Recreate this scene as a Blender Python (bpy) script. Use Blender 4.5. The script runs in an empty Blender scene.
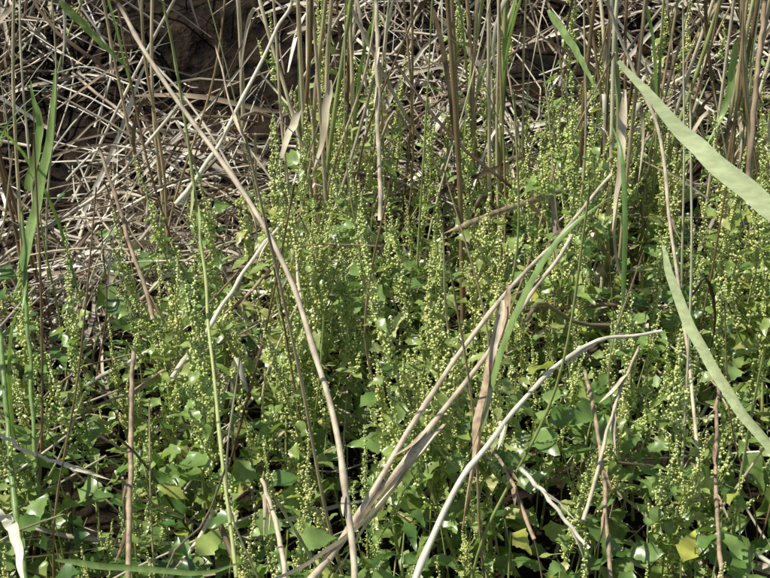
import bpy, math, random
from mathutils import Vector, Matrix
R=random.Random(11)
U=R.uniform
sc=bpy.context.scene
CAM=Vector((0,-2.25,1.65)); PITCH=30; HF=32
T=math.tan(math.radians(HF/2))
def P(u,v,Y):
    x=(u-385)/385*T; y=(289-v)/385*T
    a=math.radians(90-PITCH)
    d=Vector((x, y*math.cos(a)+math.sin(a), y*math.sin(a)-math.cos(a)))
    t=(Y-CAM.y)/d.y
    return CAM+d*t

# ---------- materials ----------
def mat(name, ramp, rough=0.5, trans=0.0, tcol=None, noise=0, spec=0.5, objrand=False, var=(.65,1.3), stretch=(1,1,1)):
    m=bpy.data.materials.new(name); m.use_nodes=True
    nt=m.node_tree; N=nt.nodes; L=nt.links
    bs=N["Principled BSDF"]; out=N["Material Output"]
    geo=N.new("ShaderNodeNewGeometry")
    cr=N.new("ShaderNodeValToRGB")
    while len(cr.color_ramp.elements)<len(ramp): cr.color_ramp.elements.new(0.5)
    for e,(p,c) in zip(cr.color_ramp.elements,ramp):
        e.position=p; e.color=(*c,1)
    L.new(geo.outputs["Random Per Island"],cr.inputs[0])
    hv=N.new("ShaderNodeHueSaturation"); L.new(cr.outputs[0],hv.inputs["Color"])
    if noise:
        tc=N.new("ShaderNodeTexCoord")
        mp=N.new("ShaderNodeMapping"); mp.inputs["Scale"].default_value=stretch
        nz=N.new("ShaderNodeTexNoise"); nz.inputs["Scale"].default_value=noise; nz.inputs["Detail"].default_value=2
        L.new(tc.outputs["Object"],mp.inputs[0]); L.new(mp.outputs[0],nz.inputs["Vector"])
        mr=N.new("ShaderNodeMapRange"); mr.inputs[1].default_value=0.3; mr.inputs[2].default_value=0.7
        mr.inputs[3].default_value=var[0]; mr.inputs[4].default_value=var[1]
        L.new(nz.outputs[0],mr.inputs[0]); L.new(mr.outputs[0],hv.inputs["Value"])
    if objrand:
        oi=N.new("ShaderNodeObjectInfo"); m2=N.new("ShaderNodeMapRange")
        m2.inputs[3].default_value=0.48; m2.inputs[4].default_value=0.51
        L.new(oi.outputs["Random"],m2.inputs[0]); L.new(m2.outputs[0],hv.inputs["Hue"])
    L.new(hv.outputs[0],bs.inputs["Base Color"])
    bs.inputs["Roughness"].default_value=rough
    bs.inputs["Specular IOR Level"].default_value=spec
    if trans>0:
        tr=N.new("ShaderNodeBsdfTranslucent")
        h2=N.new("ShaderNodeMix"); h2.data_type='RGBA'; h2.blend_type='MULTIPLY'; h2.inputs[0].default_value=1
        L.new(hv.outputs[0],h2.inputs[6]); h2.inputs[7].default_value=(*(tcol or (1,1,1)),1)
        L.new(h2.outputs[2],tr.inputs[0])
        mx=N.new("ShaderNodeMixShader"); mx.inputs[0].default_value=trans
        L.new(bs.outputs[0],mx.inputs[1]); L.new(tr.outputs[0],mx.inputs[2]); L.new(mx.outputs[0],out.inputs[0])
    return m
M_leaf=mat("goosefoot_leaf",[(0,(.19,.29,.07)),(.5,(.31,.43,.115)),(.85,(.42,.53,.18)),(1,(.58,.58,.2))],.32,.35,(1.45,1.5,.8),45,.85,True)
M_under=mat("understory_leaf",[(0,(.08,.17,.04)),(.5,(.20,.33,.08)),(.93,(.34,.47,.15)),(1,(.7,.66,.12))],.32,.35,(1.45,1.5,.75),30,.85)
M_bead=mat("seed_cluster",[(0,(.38,.44,.11)),(.5,(.58,.64,.22)),(1,(.80,.82,.40))],.6,0,None,0,.25,True)
M_gstem=mat("green_stem",[(0,(.28,.36,.10)),(1,(.5,.5,.2))],.5,0,None,20,.4)
M_straw=mat("dead_straw",[(0,(.09,.06,.035)),(.28,(.30,.22,.14)),(.55,(.62,.53,.38)),(1,(.88,.83,.70))],.48,.1,(1,.9,.7),14,.45,var=(.5,1.3))
M_reed=mat("reed_stem",[(0,(.16,.09,.05)),(.3,(.38,.27,.14)),(.6,(.64,.53,.33)),(.78,(.8,.72,.50)),(.9,(.30,.34,.11)),(1,(.40,.46,.16))],.42,0,None,60,.5,stretch=(1,1,.12),var=(.55,1.25))
M_gblade=mat("green_blade",[(0,(.17,.29,.08)),(.6,(.30,.42,.14)),(1,(.44,.52,.22))],.38,.3,(1.3,1.4,.7),120,.5,stretch=(1,1,.06),var=(.75,1.2))
M_pblade=mat("pale_green_blade",[(0,(.62,.70,.36)),(1,(.68,.74,.41))],.35,.3,(1.2,1.2,.8),150,.6,var=(.82,1.12),stretch=(.25,1,1))
M_stalk=mat("weathered_stalk",[(0,(.56,.44,.30)),(1,(.74,.63,.45))],.5,0,None,45,.4,var=(.6,1.2))
M_pale=mat("bleached_stalk",[(0,(.78,.70,.52)),(1,(.86,.80,.64))],.45,.1,(1,.9,.7),40,.4,var=(.75,1.1))
M_brown=mat("brown_dead_leaf",[(0,(.36,.25,.15)),(1,(.56,.43,.28))],.55,.15,(1,.8,.6),90,.35,var=(.5,1.3),stretch=(1,1,.15))

# ---------- mesh builder ----------
import bmesh
b=bmesh.new(); bmesh.ops.create_icosphere(b,subdivisions=1,radius=1)
ICO=[v.co.copy() for v in b.verts]; ICF=[[v.index for v in f.verts] for f in b.faces]; b.free()
def cr(pts,n):
    pts=[Vector(p) for p in pts]
    if len(pts)==2: return [pts[0].lerp(pts[1],i/n) for i in range(n+1)]
    q=[pts[0]*2-pts[1]]+pts+[pts[-1]*2-pts[-2]]
    out=[]; seg=len(pts)-1
    for k in range(n+1):
        s=k/n*seg; i=min(int(s),seg-1); t=s-i
        a,b_,c,d=q[i:i+4]
        out.append(.5*((2*b_)+(c-a)*t+(2*a-5*b_+4*c-d)*t*t+(3*b_-a-3*c+d)*t*t*t))
    return out
class MB:
    def __init__(s): s.v=[];s.f=[];s.m=[]
    def tube(s,pts,rad,sides=5,mi=0,caps=True):
        b0=len(s.v); n=len(pts); ref=Vector((.3,.9,.2)).normalized()
        for i,p in enumerate(pts):
            d=(pts[min(i+1,n-1)]-pts[max(i-1,0)]).normalized()
            a=d.cross(ref)
            if a.length<.1: a=d.cross(Vector((1,0,0)))
            a.normalize(); c=d.cross(a)
            r=rad(i/(n-1)) if callable(rad) else rad
            for k in range(sides):
                t=2*math.pi*k/sides
                s.v.append(p+(a*math.cos(t)+c*math.sin(t))*r)
        for i in range(n-1):
            for k in range(sides):
                k2=(k+1)%sides
                s.f.append((b0+i*sides+k,b0+i*sides+k2,b0+(i+1)*sides+k2,b0+(i+1)*sides+k)); s.m.append(mi)
        if caps:
            s.f.append(tuple(b0+k for k in range(sides)));s.m.append(mi)
            s.f.append(tuple(b0+(n-1)*sides+k for k in reversed(range(sides))));s.m.append(mi)
    def blade(s,pts,w,side,fold=.25,mi=0,twist=0):
        b0=len(s.v); n=len(pts); side=Vector(side).normalized()
        for i,p in enumerate(pts):
            t=i/(n-1)
            d=(pts[min(i+1,n-1)]-pts[max(i-1,0)]).normalized()
            a=(side-d*side.dot(d))
            if a.length<.05: a=d.cross(Vector((0,0,1)))
            a.normalize()
            if twist: a=Matrix.Rotation(twist*t,3,d)@a
            nn=d.cross(a)
            r=w(t) if callable(w) else w*max(.04,(min(1,t*6+.35))*(1-t**3))
            s.v+= [p-a*r*.5+nn*r*fold*.5, p, p+a*r*.5+nn*r*fold*.5]
        for i in range(n-1):
            o=b0+i*3
            s.f+=[(o,o+1,o+4,o+3),(o+1,o+2,o+5,o+4)]; s.m+=[mi,mi]
    def leaf(s,o,d,up,ln,wd,mi=0,curl=.25):
        d=d.normalized(); a=d.cross(up)
        if a.length<.05: a=d.cross(Vector((1,.2,0)))
        a.normalize(); nn=a.cross(d)
        st=[(0,.03),(.10,.24),(.24,.72),(.33,1.),(.37,.80),(.49,.83),(.54,.62),(.67,.56),(.73,.38),(.89,.2),(1,.01)]
        b0=len(s.v); ph=U(0,6); fd=U(.1,.5)
        for t,w in st:
            c=o+d*(ln*t)-nn*(ln*curl*t*t)
            ww=w*wd*.5; wv=math.sin(t*9+ph)*wd*.09
            s.v+=[c-a*ww+nn*(ww*fd+wv), c, c+a*ww+nn*(ww*fd-wv)]
        for i in range(len(st)-1):
            q=b0+i*3
            s.f+=[(q,q+1,q+4,q+3),(q+1,q+2,q+5,q+4)]; s.m+=[mi,mi]
    def bead(s,c,r,mi=0):
        b0=len(s.v); sx,sy,sz=U(.7,1.25),U(.7,1.25),U(.65,1.2)
        for v in ICO:
            k=U(.8,1.18); s.v.append(Vector((c.x+v.x*r*sx*k,c.y+v.y*r*sy*k,c.z+v.z*r*sz*k)))
        for f in ICF: s.f.append(tuple(b0+k for k in f)); s.m.append(mi)
    def mesh(s,name,mats):
        me=bpy.data.meshes.new(name); me.from_pydata([tuple(v) for v in s.v],[],s.f)
        for m in mats: me.materials.append(m)
        me.polygons.foreach_set("material_index",s.m)
        me.polygons.foreach_set("use_smooth",[True]*len(s.f)); me.update()
        return me
    def obj(s,name,mats):
        o=bpy.data.objects.new(name,s.mesh(name,mats)); sc.collection.objects.link(o); return o

# ---------- ground ----------
from mathutils import noise as mn
def hollow(x,y,k=1):
    return ((x+.42)/(.33*k))**2+((y-1.45)/(.24*k))**2<1 or ((x+.95)/(.2*k))**2+((y-1.0)/(.16*k))**2<1 or ((x-.35)/(.2*k))**2+((y-1.6)/(.14*k))**2<1
def gh(x,y):
    h=.05*mn.noise(Vector((x*1.3,y*1.3,0)))+.025*mn.noise(Vector((x*6,y*6,3)))+.32*max(0,min(3.5,y-.85))
    q=((x+.40)/.36)**2+((y-1.5)/.3)**2
    if abs(x)<4: h+=.018*mn.noise(Vector((x*17,y*17,8)))
    return h-.16*max(0,1-q)
g=MB()
xs=[-60,-20,-8,-5]+[-3+i*.04 for i in range(151)]+[5,8,20,60]
ys=[-60,-20,-7]+[-3+i*.04 for i in range(201)]+[6,8,12,25,80]
for y in ys:
    for x in xs: g.v.append(Vector((x,y,gh(x,y))))
nx=len(xs)
for j in range(len(ys)-1):
    for i in range(nx-1):
        g.f.append((j*nx+i,j*nx+i+1,(j+1)*nx+i+1,(j+1)*nx+i)); g.m.append(0)
mg=bpy.data.materials.new("soil"); mg.use_nodes=True
nt=mg.node_tree;N=nt.nodes;L=nt.links;bs=N["Principled BSDF"]
tc=N.new("ShaderNodeTexCoord"); nz=N.new("ShaderNodeTexNoise"); nz.inputs["Scale"].default_value=16; nz.inputs["Detail"].default_value=10
L.new(tc.outputs["Object"],nz.inputs["Vector"])
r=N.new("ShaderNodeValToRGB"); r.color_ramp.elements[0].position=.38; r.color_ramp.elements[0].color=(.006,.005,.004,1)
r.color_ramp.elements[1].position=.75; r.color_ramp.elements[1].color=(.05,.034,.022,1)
L.new(nz.outputs[0],r.inputs[0]); L.new(r.outputs[0],bs.inputs["Base Color"]); bs.inputs["Roughness"].default_value=1; bs.inputs["Specular IOR Level"].default_value=.1
bp=N.new("ShaderNodeBump"); bp.inputs["Strength"].default_value=1; bp.inputs["Distance"].default_value=.05
L.new(nz.outputs[0],bp.inputs["Height"]); L.new(bp.outputs[0],bs.inputs["Normal"])
g.obj("ground",[mg])

# ---------- straw litter ----------
s=MB()
def straw(x,y,z,ln,az,tilt,w,kind):
    d=Vector((math.cos(az)*math.cos(tilt),math.sin(az)*math.cos(tilt),math.sin(tilt)))
    sd=Vector((-math.sin(az),math.cos(az),0)); c=Vector((x,y,z)); k=U(-.16,.16)*ln; k2=U(-.1,.1)*ln
    pts=cr([c-d*ln*.5,c-d*ln*.15+sd*k+Vector((0,0,abs(k2))),c+d*ln*.2+sd*k*U(-.3,1)+Vector((0,0,k2)),c+d*ln*.5],8)
    if kind: s.tube(pts,w*.42,5,0)
    else: s.blade(pts,w*1.6,sd+Vector((0,0,U(-.8,.8))),U(.1,.8),0,U(-3,3))
n=0
while n<4700:
    y=U(-1.5,3.6) if R.random()<.38 else U(.1,2.7)
    x=U(-1,1)*(.95+.36*(y+2.0))
    if hollow(x,y) and R.random()<.86: continue
    if R.random()>.52+2.3*mn.noise(Vector((x*2.5,y*2.5,9))): continue
    n+=1
    az=R.gauss(.6,.8) if R.random()<.55 else U(0,math.pi)
    sl=.3 if y>.85 else 0
    hl=hollow(x,y,1.35)
    ln=U(.12,.75)*(.4 if hl else 1)
    straw(x,y,gh(x,y)+abs(R.gauss(0,.11))*(.25 if hl else 1)+.01,ln,az,R.gauss(0,.28)+sl*math.sin(az)*.9,R.choice([U(.002,.005),U(.003,.007),U(.005,.012)])*(.6 if hl else 1),R.random()<.5)
for i in range(560):
    y=U(.1,3.2); x=U(-1,1)*(.95+.36*(y+2.0)); ln=U(.3,1.0); t=U(.3,1.25)
    if hollow(x,y,1.2): continue
    straw(x,y,gh(x,y)+ln*.45*math.sin(t),ln,R.choice([0,math.pi])+R.gauss(0,.8),t,U(.004,.010),R.random()<.6)
for i in range(60):  # broken stems crossing among the weeds at the left
    x=U(-1.1,-.2); y=U(-.9,.3); ln=U(.25,.6); t=U(.2,1.2)
    straw(x,y,gh(x,y)+U(.15,.4),ln,R.choice([0,math.pi])+R.gauss(0,.6),t,U(.003,.006),R.random()<.7)
s.obj("straw_litter",[M_straw])

# ---------- goosefoot plants ----------
def plant(H,seed,spiky=1.0):
    m=MB(); lean=Vector((U(-.08,.08),U(-.08,.08),0))
    path=cr([Vector((0,0,-.03)),lean*.3+Vector((U(-.015,.015),U(-.01,.01),H*.35)),lean*.7+Vector((U(-.015,.015),0,H*.7)),lean+Vector((0,0,H))],16)
    m.tube(path,lambda t:.0034*(1-t)+.001,5,0)
    def at(t):
        q=t*16; i=min(int(q),15); return path[i].lerp(path[i+1],q-i)
    ga=U(0,6)
    nl=int(21*H/.55)
    for k in range(nl):
        t=.15+.78*k/nl; ga+=2.4+U(-.4,.4)
        el=U(.0,.7); d=Vector((math.cos(ga)*math.cos(el),math.sin(ga)*math.cos(el),math.sin(el)))
        o=at(t); pl=U(.02,.055)*(1.1-t); e=o+d*pl
        m.tube([o,o.lerp(e,.5)+Vector((0,0,.003)),e],.001,4,0,False)
        ln=U(.038,.074)*(1.25-t*.85)
        dd=d+Vector((0,0,U(-.9,.35)))
        m.leaf(e,dd,Vector((U(-.7,.7),U(-.7,.7),1)),ln,ln*U(.5,.8),1,U(-.1,.45))
    def spike(o,d,ln,r0,dens):
        d=d.normalized(); e=o+d*ln*.45; tip=o+d*ln*.8+Vector((0,0,ln*.3))
        pp=cr([o,e,tip],6); m.tube(pp,.001,4,0,False)
        n=int(ln*dens)
        for j in range(n):
            t=((j+U(0,1))/n); q=t*6; i=min(int(q),5); c=pp[i].lerp(pp[i+1],q-i)
            rr=r0*(1.15-t*.75)*(.6+.6*abs(math.sin(t*ln*160)))
            a=U(0,6.28); off=Vector((math.cos(a),math.sin(a),U(-.5,.5)))*rr*U(.3,1.1)
            m.bead(c+off,U(.0015,.0034)*(1.1-.3*t),2)
    spike(at(.76),Vector((0,0,1)),H*.30,.0088,690)
    ns=int(16*spiky)
    for k in range(ns):
        t=.40+.54*k/ns; ga+=2.4; a=ga+U(-.3,.3)
        el=U(.75,1.3); d=Vector((math.cos(a)*math.cos(el),math.sin(a)*math.cos(el),math.sin(el)))
        ln=U(.03,.088)*(1.3-t*.7)
        spike(at(t),d,ln,.0070,600)
    for k in range(R.randint(1,3)):
        t=U(.2,.45); a=U(0,6.28); el=U(.9,1.15)
        d=Vector((math.cos(a)*math.cos(el),math.sin(a)*math.cos(el),math.sin(el)))
        o=at(t); L2=H*U(.3,.45); e=o+d*L2+Vector((0,0,.03)); bp_=cr([o,o+d*L2*.5,e],6); m.tube(bp_,.0016,4,0)
        spike(bp_[4],Vector((d.x*.2,d.y*.2,1)),L2*.55,.0078,630)
        for q in range(5):
            c=bp_[R.randint(1,6)]; aa=U(0,6.28)
            spike(c,Vector((math.cos(aa)*.5,math.sin(aa)*.5,.9)),U(.03,.055),.0066,570)
            m.leaf(c,Vector((math.cos(aa+2),math.sin(aa+2),U(-.4,.5))),Vector((0,0,1)),U(.03,.05),U(.018,.032),1)
    return m.mesh("goosefoot_%d"%seed,[M_gstem,M_leaf,M_bead])
VAR=[plant(U(.46,.72),i,U(.75,1.25)) for i in range(10)]
par=bpy.data.objects.new("goosefoot_thicket",None); sc.collection.objects.link(par)
cnt=0; placed=[]; tries=0
while cnt<265 and tries<9000:
    tries+=1
    x=U(-1.3,1.3); y=U(-1.15,1.5)
    lim=.15+.43*max(0,min(1,(x+.6)/.45))+.42*max(0,min(1,(x-.25)/.55))
    if y>lim+R.gauss(0,.12): continue
    if x<-.95+.35*max(0,y+.3) and R.random()<.5: continue
    dn=.58+1.1*mn.noise(Vector((x*2.2,y*2.2,5)))
    if x<-.3: dn-=.2
    if abs(x)<.35 and -.4<y<.6: dn+=.35
    if R.random()>dn: continue
    if any((x-a)**2+(y-b_)**2<.058**2 for a,b_ in placed): continue
    placed.append((x,y))
    o=bpy.data.objects.new("goosefoot_plant_part",R.choice(VAR)); sc.collection.objects.link(o); o.parent=par
    sz=U(.6,1.04)*(.78 if y<-.55 else 1)
    o.location=(x,y,gh(x,y)); o.scale=(sz,sz,sz); o.rotation_euler=(R.gauss(0,.12),R.gauss(0,.12),U(0,6.28)); cnt+=1

# ---------- understory leaves ----------
m=MB()
for i in range(8400):
    x=U(-1.5,1.5); y=U(-1.4,1.6)
    lim=.22+.42*max(0,min(1,(x+.6)/.5))+.45*max(0,min(1,(x-.2)/.7))
    if y>lim+R.gauss(0,.15): continue
    dn=.62+1.5*mn.noise(Vector((x*2.8,y*2.8,11)))
    if R.random()>dn: continue
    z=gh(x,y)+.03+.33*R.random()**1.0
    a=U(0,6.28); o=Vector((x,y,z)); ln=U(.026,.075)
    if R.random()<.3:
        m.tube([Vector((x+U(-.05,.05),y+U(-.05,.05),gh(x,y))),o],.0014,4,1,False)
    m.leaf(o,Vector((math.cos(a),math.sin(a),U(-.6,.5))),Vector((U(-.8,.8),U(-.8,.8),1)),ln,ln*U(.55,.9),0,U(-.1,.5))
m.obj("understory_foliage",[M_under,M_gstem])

# ---------- reed stand ----------
m=MB()
def reed(x,y,H,lx,ly,r,mi,leaves=2,gr=.15):
    z=gh(x,y)
    p=[Vector((x,y,z-.02)),Vector((x+lx*.3+U(-.03,.03),y+ly*.3,z+H*.33)),Vector((x+lx*.65+U(-.03,.03),y+ly*.6,z+H*.66)),Vector((x+lx,y+ly,z+H))]
    q=cr(p,24)
    m.tube(q,lambda t:r*(1-.45*t)*(1.18 if int(t*24)%5==0 else 1),6,mi)
    for k in range(leaves):
        i=R.randint(4,20); o=q[i]; a=U(0,6.28); L_=U(.2,.5)
        h=Vector((math.cos(a),math.sin(a),0))
        if R.random()>gr:
            pts=cr([o,o+h*L_*.12+Vector((0,0,L_*.12)),o+h*L_*.25-Vector((0,0,L_*.3)),o+h*L_*U(.15,.35)-Vector((0,0,L_*.85))],10)
            m.blade(pts,U(.006,.015),h.cross(Vector((0,0,1)))+h*U(-.6,.6),U(.3,1.1),1,U(-4,4))
        else:
            pts=cr([o,o+h*L_*.1+Vector((0,0,L_*.5)),o+h*L_*.3+Vector((0,0,L_*.9)),o+h*L_*.55+Vector((0,0,L_*U(.9,1.2)))],10)
            m.blade(pts,U(.006,.012),h.cross(Vector((0,0,1))),.4,2,U(-1,1))
def clump(cx,cy,n,sx,sy,gr=.15):
    for k in range(n):
        reed(R.gauss(cx,sx),R.gauss(cy,sy),U(.95,1.5),U(-.2,.2),U(-.1,.2),U(.003,.0068),0,R.randint(0,3),gr)
clump(-.13,.6,15,.035,.08); clump(.02,.55,3,.03,.08); clump(.25,.5,12,.05,.15,.3); clump(.5,.4,12,.035,.08)
clump(.68,.5,8,.06,.1,.5); clump(.8,.4,8,.06,.15,.4); clump(-.75,.15,8,.07,.15); clump(-.55,.6,3,.05,.15)
for k in range(46):
    x,y=U(-2.,2.),U(1.0,3.4)
    if hollow(x,y,1.4): continue
    reed(x,y,U(.7,1.3),U(-.6,.6),U(-.2,.2),U(.003,.007),0,R.randint(0,3),.3)
for k in range(75): reed(U(-1.0,1.0),U(-.8,.6),U(.45,1.0),U(-.25,.25),U(-.1,.1),U(.0016,.0034),0,R.randint(0,1))
for k in range(9): reed(U(-1.0,-.6),U(-.6,.2),U(.6,1.1),U(-.1,.1),U(-.1,.1),U(.002,.003),0,3,.9)
for k in range(14): reed(R.choice([-1,1])*U(1.1,2.0),U(-.3,1.2),U(1.,1.5),U(-.2,.2),U(-.1,.1),U(.003,.005),0,2)
m.obj("reed_stand",[M_reed,M_straw,M_gblade])

# ---------- individual stalks & blades ----------
def jit(q,a):
    out=[]; o=U(0,50)
    for i,p in enumerate(q):
        out.append(p+Vector((mn.noise(Vector((i*.25,o,0))),mn.noise(Vector((i*.25,o,5))),mn.noise(Vector((i*.25,o,9)))))*a)
    return out
def stalk(pts,r0,r1,mt,name="dry_reed_stalk"):
    m=MB(); w=[P(*p) for p in pts]; q=jit(cr(w,34),.004); k0=R.randint(0,7)
    m.tube(q,lambda t:(r0+(r1-r0)*t)*(1.22 if (int(t*34)+k0)%8==3 else U(.96,1.03)),8,0)
    for k in range(2):
        i=R.randint(4,28); d=(q[i+1]-q[i]).normalized(); h=Vector((U(-1,1),U(-1,0),U(-.5,.5)))
        h=(h-d*h.dot(d)).normalized()
        L_=U(.03,.08)
        m.blade(cr([q[i],q[i]+d*L_*.5+h*.006,q[i]+d*L_+h*L_*.35],6),.008,h.cross(d),.9,0,U(-1,1))
    m.obj(name,[mt])
def ribbon(pts,w,mt,name,fold=.35,side=(1,0,.2),twist=0,prof=None):
    m=MB(); q=jit(cr([P(*p) for p in pts],30),.003)
    m.blade(q,prof or w,side,fold,0,twist); m.obj(name,[mt])
stalk([(118,5,-.3),(165,85,-.38),(270,236,-.55),(322,375,-.7),(345,480,-.82),(356,600,-.93)],.0032,.0047,M_stalk)
stalk([(572,235,-.42),(510,325,-.56),(420,440,-.72),(350,530,-.84),(295,600,-.93)],.0028,.0058,M_stalk)
stalk([(662,331,-.55),(600,341,-.57),(555,368,-.62),(490,440,-.74),(445,510,-.82),(408,600,-.93)],.0022,.005,M_pale)
stalk([(612,175,-.2),(560,235,-.34),(480,325,-.55),(415,420,-.7),(330,560,-.88)],.0026,.0045,M_stalk)
stalk([(292,0,.2),(262,60,.15),(215,150,.05),(176,205,.0)],.003,.0043,M_pale)
stalk([(293,212,-.12),(250,262,-.2),(215,318,-.3),(172,378,-.42)],.003,.0043,M_pale)
stalk([(250,235,.1),(185,262,.0),(140,300,-.1)],.002,.003,M_stalk)
stalk([(285,255,-.1),(220,320,-.2),(150,380,-.3),(70,418,-.35)],.003,.0025,M_brown)
stalk([(520,468,-.75),(552,503,-.8),(590,548,-.85)],.0033,.0025,M_pale)
stalk([(606,0,-.1),(632,70,-.1),(660,135,-.15),(672,240,-.25),(690,370,-.4),(700,500,-.6)],.003,.003,M_stalk)
stalk([(163,0,-.3),(182,110,-.3),(200,230,-.35),(212,350,-.5),(235,578,-.85)],.002,.003,M_gstem)
stalk([(100,150,-.1),(130,240,-.2),(155,320,-.3)],.003,.004,M_brown)
stalk([(133,350,-.5),(131,430,-.6),(128,590,-.85)],.0035,.0042,M_brown)
stalk([(0,330,-.4),(12,480,-.6),(28,600,-.8)],.004,.005,M_gblade,"green_reed_stalk")
stalk([(22,210,-.3),(28,330,-.4),(38,500,-.6)],.0025,.0035,M_gblade,"green_reed_stalk")
stalk([(376,0,.2),(378,110,.1),(380,220,-.0)],.004,.0045,M_stalk)
stalk([(585,370,-.45),(600,450,-.6),(612,590,-.8)],.0033,.0033,M_brown)
stalk([(480,440,-.6),(505,470,-.7),(535,540,-.8)],.002,.003,M_brown)
stalk([(718,380,-.5),(716,470,-.6),(722,590,-.8)],.0033,.0033,M_brown)
stalk([(262,480,-.7),(278,530,-.8),(288,600,-.9)],.003,.004,M_stalk)
stalk([(0,435,-.6),(35,455,-.6),(85,470,-.6)],.003,.002,M_pale)
stalk([(765,0,-.1),(757,80,-.15),(748,180,-.2)],.004,.005,M_brown)
stalk([(215,45,.1),(240,130,.0),(290,215,-.1),(300,300,-.3)],.0015,.0025,M_stalk)
stalk([(640,345,-.6),(610,420,-.65),(585,520,-.75)],.002,.003,M_stalk)
ribbon([(618,60,-.7),(680,130,-.75),(735,178,-.8),(800,235,-.85)],.022,M_pblade,"green_reed_blade",.25,(.2,.6,.8),.2,lambda t:.004+.021*math.sin(min(1,t*1.3+.05)*1.57))
ribbon([(663,245,-.6),(672,275,-.62),(690,325,-.66),(715,368,-.7),(745,415,-.75),(785,462,-.8)],.016,M_pblade,"green_reed_blade",.3,(1,-.6,.5),.3,lambda t:.003+.015*math.sin(min(1,t*2.2+.05)*1.57))
ribbon([(55,70,-.1),(50,140,-.12),(35,215,-.15),(22,270,-.2)],.018,M_gblade,"green_reed_blade",.4,(1,-.3,0),0,lambda t:.002+.017*math.sin(min(1,t*1.6)*1.57))
ribbon([(30,80,-.2),(40,130,-.2),(28,190,-.2)],.015,M_gblade,"green_reed_blade",.4,(1,-.3,0),0,lambda t:.002+.013*math.sin(min(1,t*1.6)*1.57))
ribbon([(548,10,.1),(575,50,.05),(600,95,.0)],.014,M_gblade,"green_reed_blade",.4)
ribbon([(735,40,.1),(728,100,.1),(705,150,.05)],.014,M_gblade,"green_reed_blade",.4,(1,.2,.2),1)
ribbon([(60,0,-.1),(95,35,-.1),(135,75,-.1)],.015,M_gblade,"green_reed_blade",.4,(.6,0,.6),.5)
ribbon([(55,560,-.85),(130,568,-.85),(200,572,-.86),(255,560,-.85)],.010,M_gblade,"green_reed_blade",.3,(0,.3,1))
ribbon([(0,510,-.8),(15,535,-.82),(25,590,-.9)],.018,M_pale,"dry_reed_leaf",.4,(1,0,.3))
ribbon([(508,285,-.55),(505,320,-.58),(490,375,-.64),(482,420,-.7),(478,455,-.73),(462,530,-.8)],.026,M_brown,"dry_reed_leaf",.8,(1,-.3,.2),1.2,lambda t:.004+.021*max(0,math.sin(t*3.1))**.8*(.75+.25*math.sin(t*11)))
ribbon([(503,300,-.57),(492,350,-.62),(487,400,-.67),(470,455,-.74)],.012,M_stalk,"dry_reed_leaf",.9,(1,0,.2),-1.5)
ribbon([(445,425,-.68),(410,470,-.75),(372,520,-.82),(325,590,-.92)],.02,M_stalk,"dry_reed_leaf",.6,(1,0,.6),.8)
ribbon([(415,455,-.73),(385,500,-.8),(345,540,-.86),(300,570,-.9),(262,582,-.93)],.018,M_pale,"dry_reed_leaf",.6,(1,0,.8),.5)
ribbon([(330,80,.3),(322,150,.28),(300,200,.25)],.018,M_straw,"dry_reed_leaf",.6,(1,0,.2),2)
ribbon([(300,110,.35),(285,150,.32),(272,200,.28)],.018,M_straw,"dry_reed_leaf",.6,(1,0,.2),1.5)
ribbon([(625,90,.1),(622,170,.05),(616,240,.0),(628,300,-.05)],.017,M_straw,"dry_reed_leaf",.9,(1,0,.2),2.5)
ribbon([(570,190,.1),(520,205,.05),(470,222,.0),(440,235,0)],.012,M_brown,"dry_reed_leaf",.6,(0,0,1),1)

# ---------- light ----------
el,az=math.radians(57),math.radians(-100)
sd=Vector((math.sin(az)*math.cos(el),math.cos(az)*math.cos(el),math.sin(el)))
w=bpy.data.worlds.new("World"); sc.world=w; w.use_nodes=True
nt=w.node_tree; sky=nt.nodes.new("ShaderNodeTexSky"); sky.sky_type='NISHITA'; sky.sun_disc=False
sky.sun_elevation=el; sky.sun_rotation=az
nt.links.new(sky.outputs[0],nt.nodes["Background"].inputs[0]); nt.nodes["Background"].inputs[1].default_value=.095
l=bpy.data.lights.new("sun","SUN"); l.energy=5; l.angle=math.radians(.5); l.color=(1,.97,.88)
lo=bpy.data.objects.new("sun",l); sc.collection.objects.link(lo); lo.rotation_euler=sd.to_track_quat('Z','Y').to_euler(); lo.location=sd*10
c=bpy.data.cameras.new("camera"); co=bpy.data.objects.new("camera",c); sc.collection.objects.link(co)
co.location=CAM; co.rotation_euler=(math.radians(90-PITCH),0,0); c.sensor_fit='HORIZONTAL'; c.angle=math.radians(HF); c.clip_end=500; c.clip_start=.02
sc.camera=co
sc.view_settings.view_transform='Standard'; sc.view_settings.look='None'; sc.view_settings.exposure=0
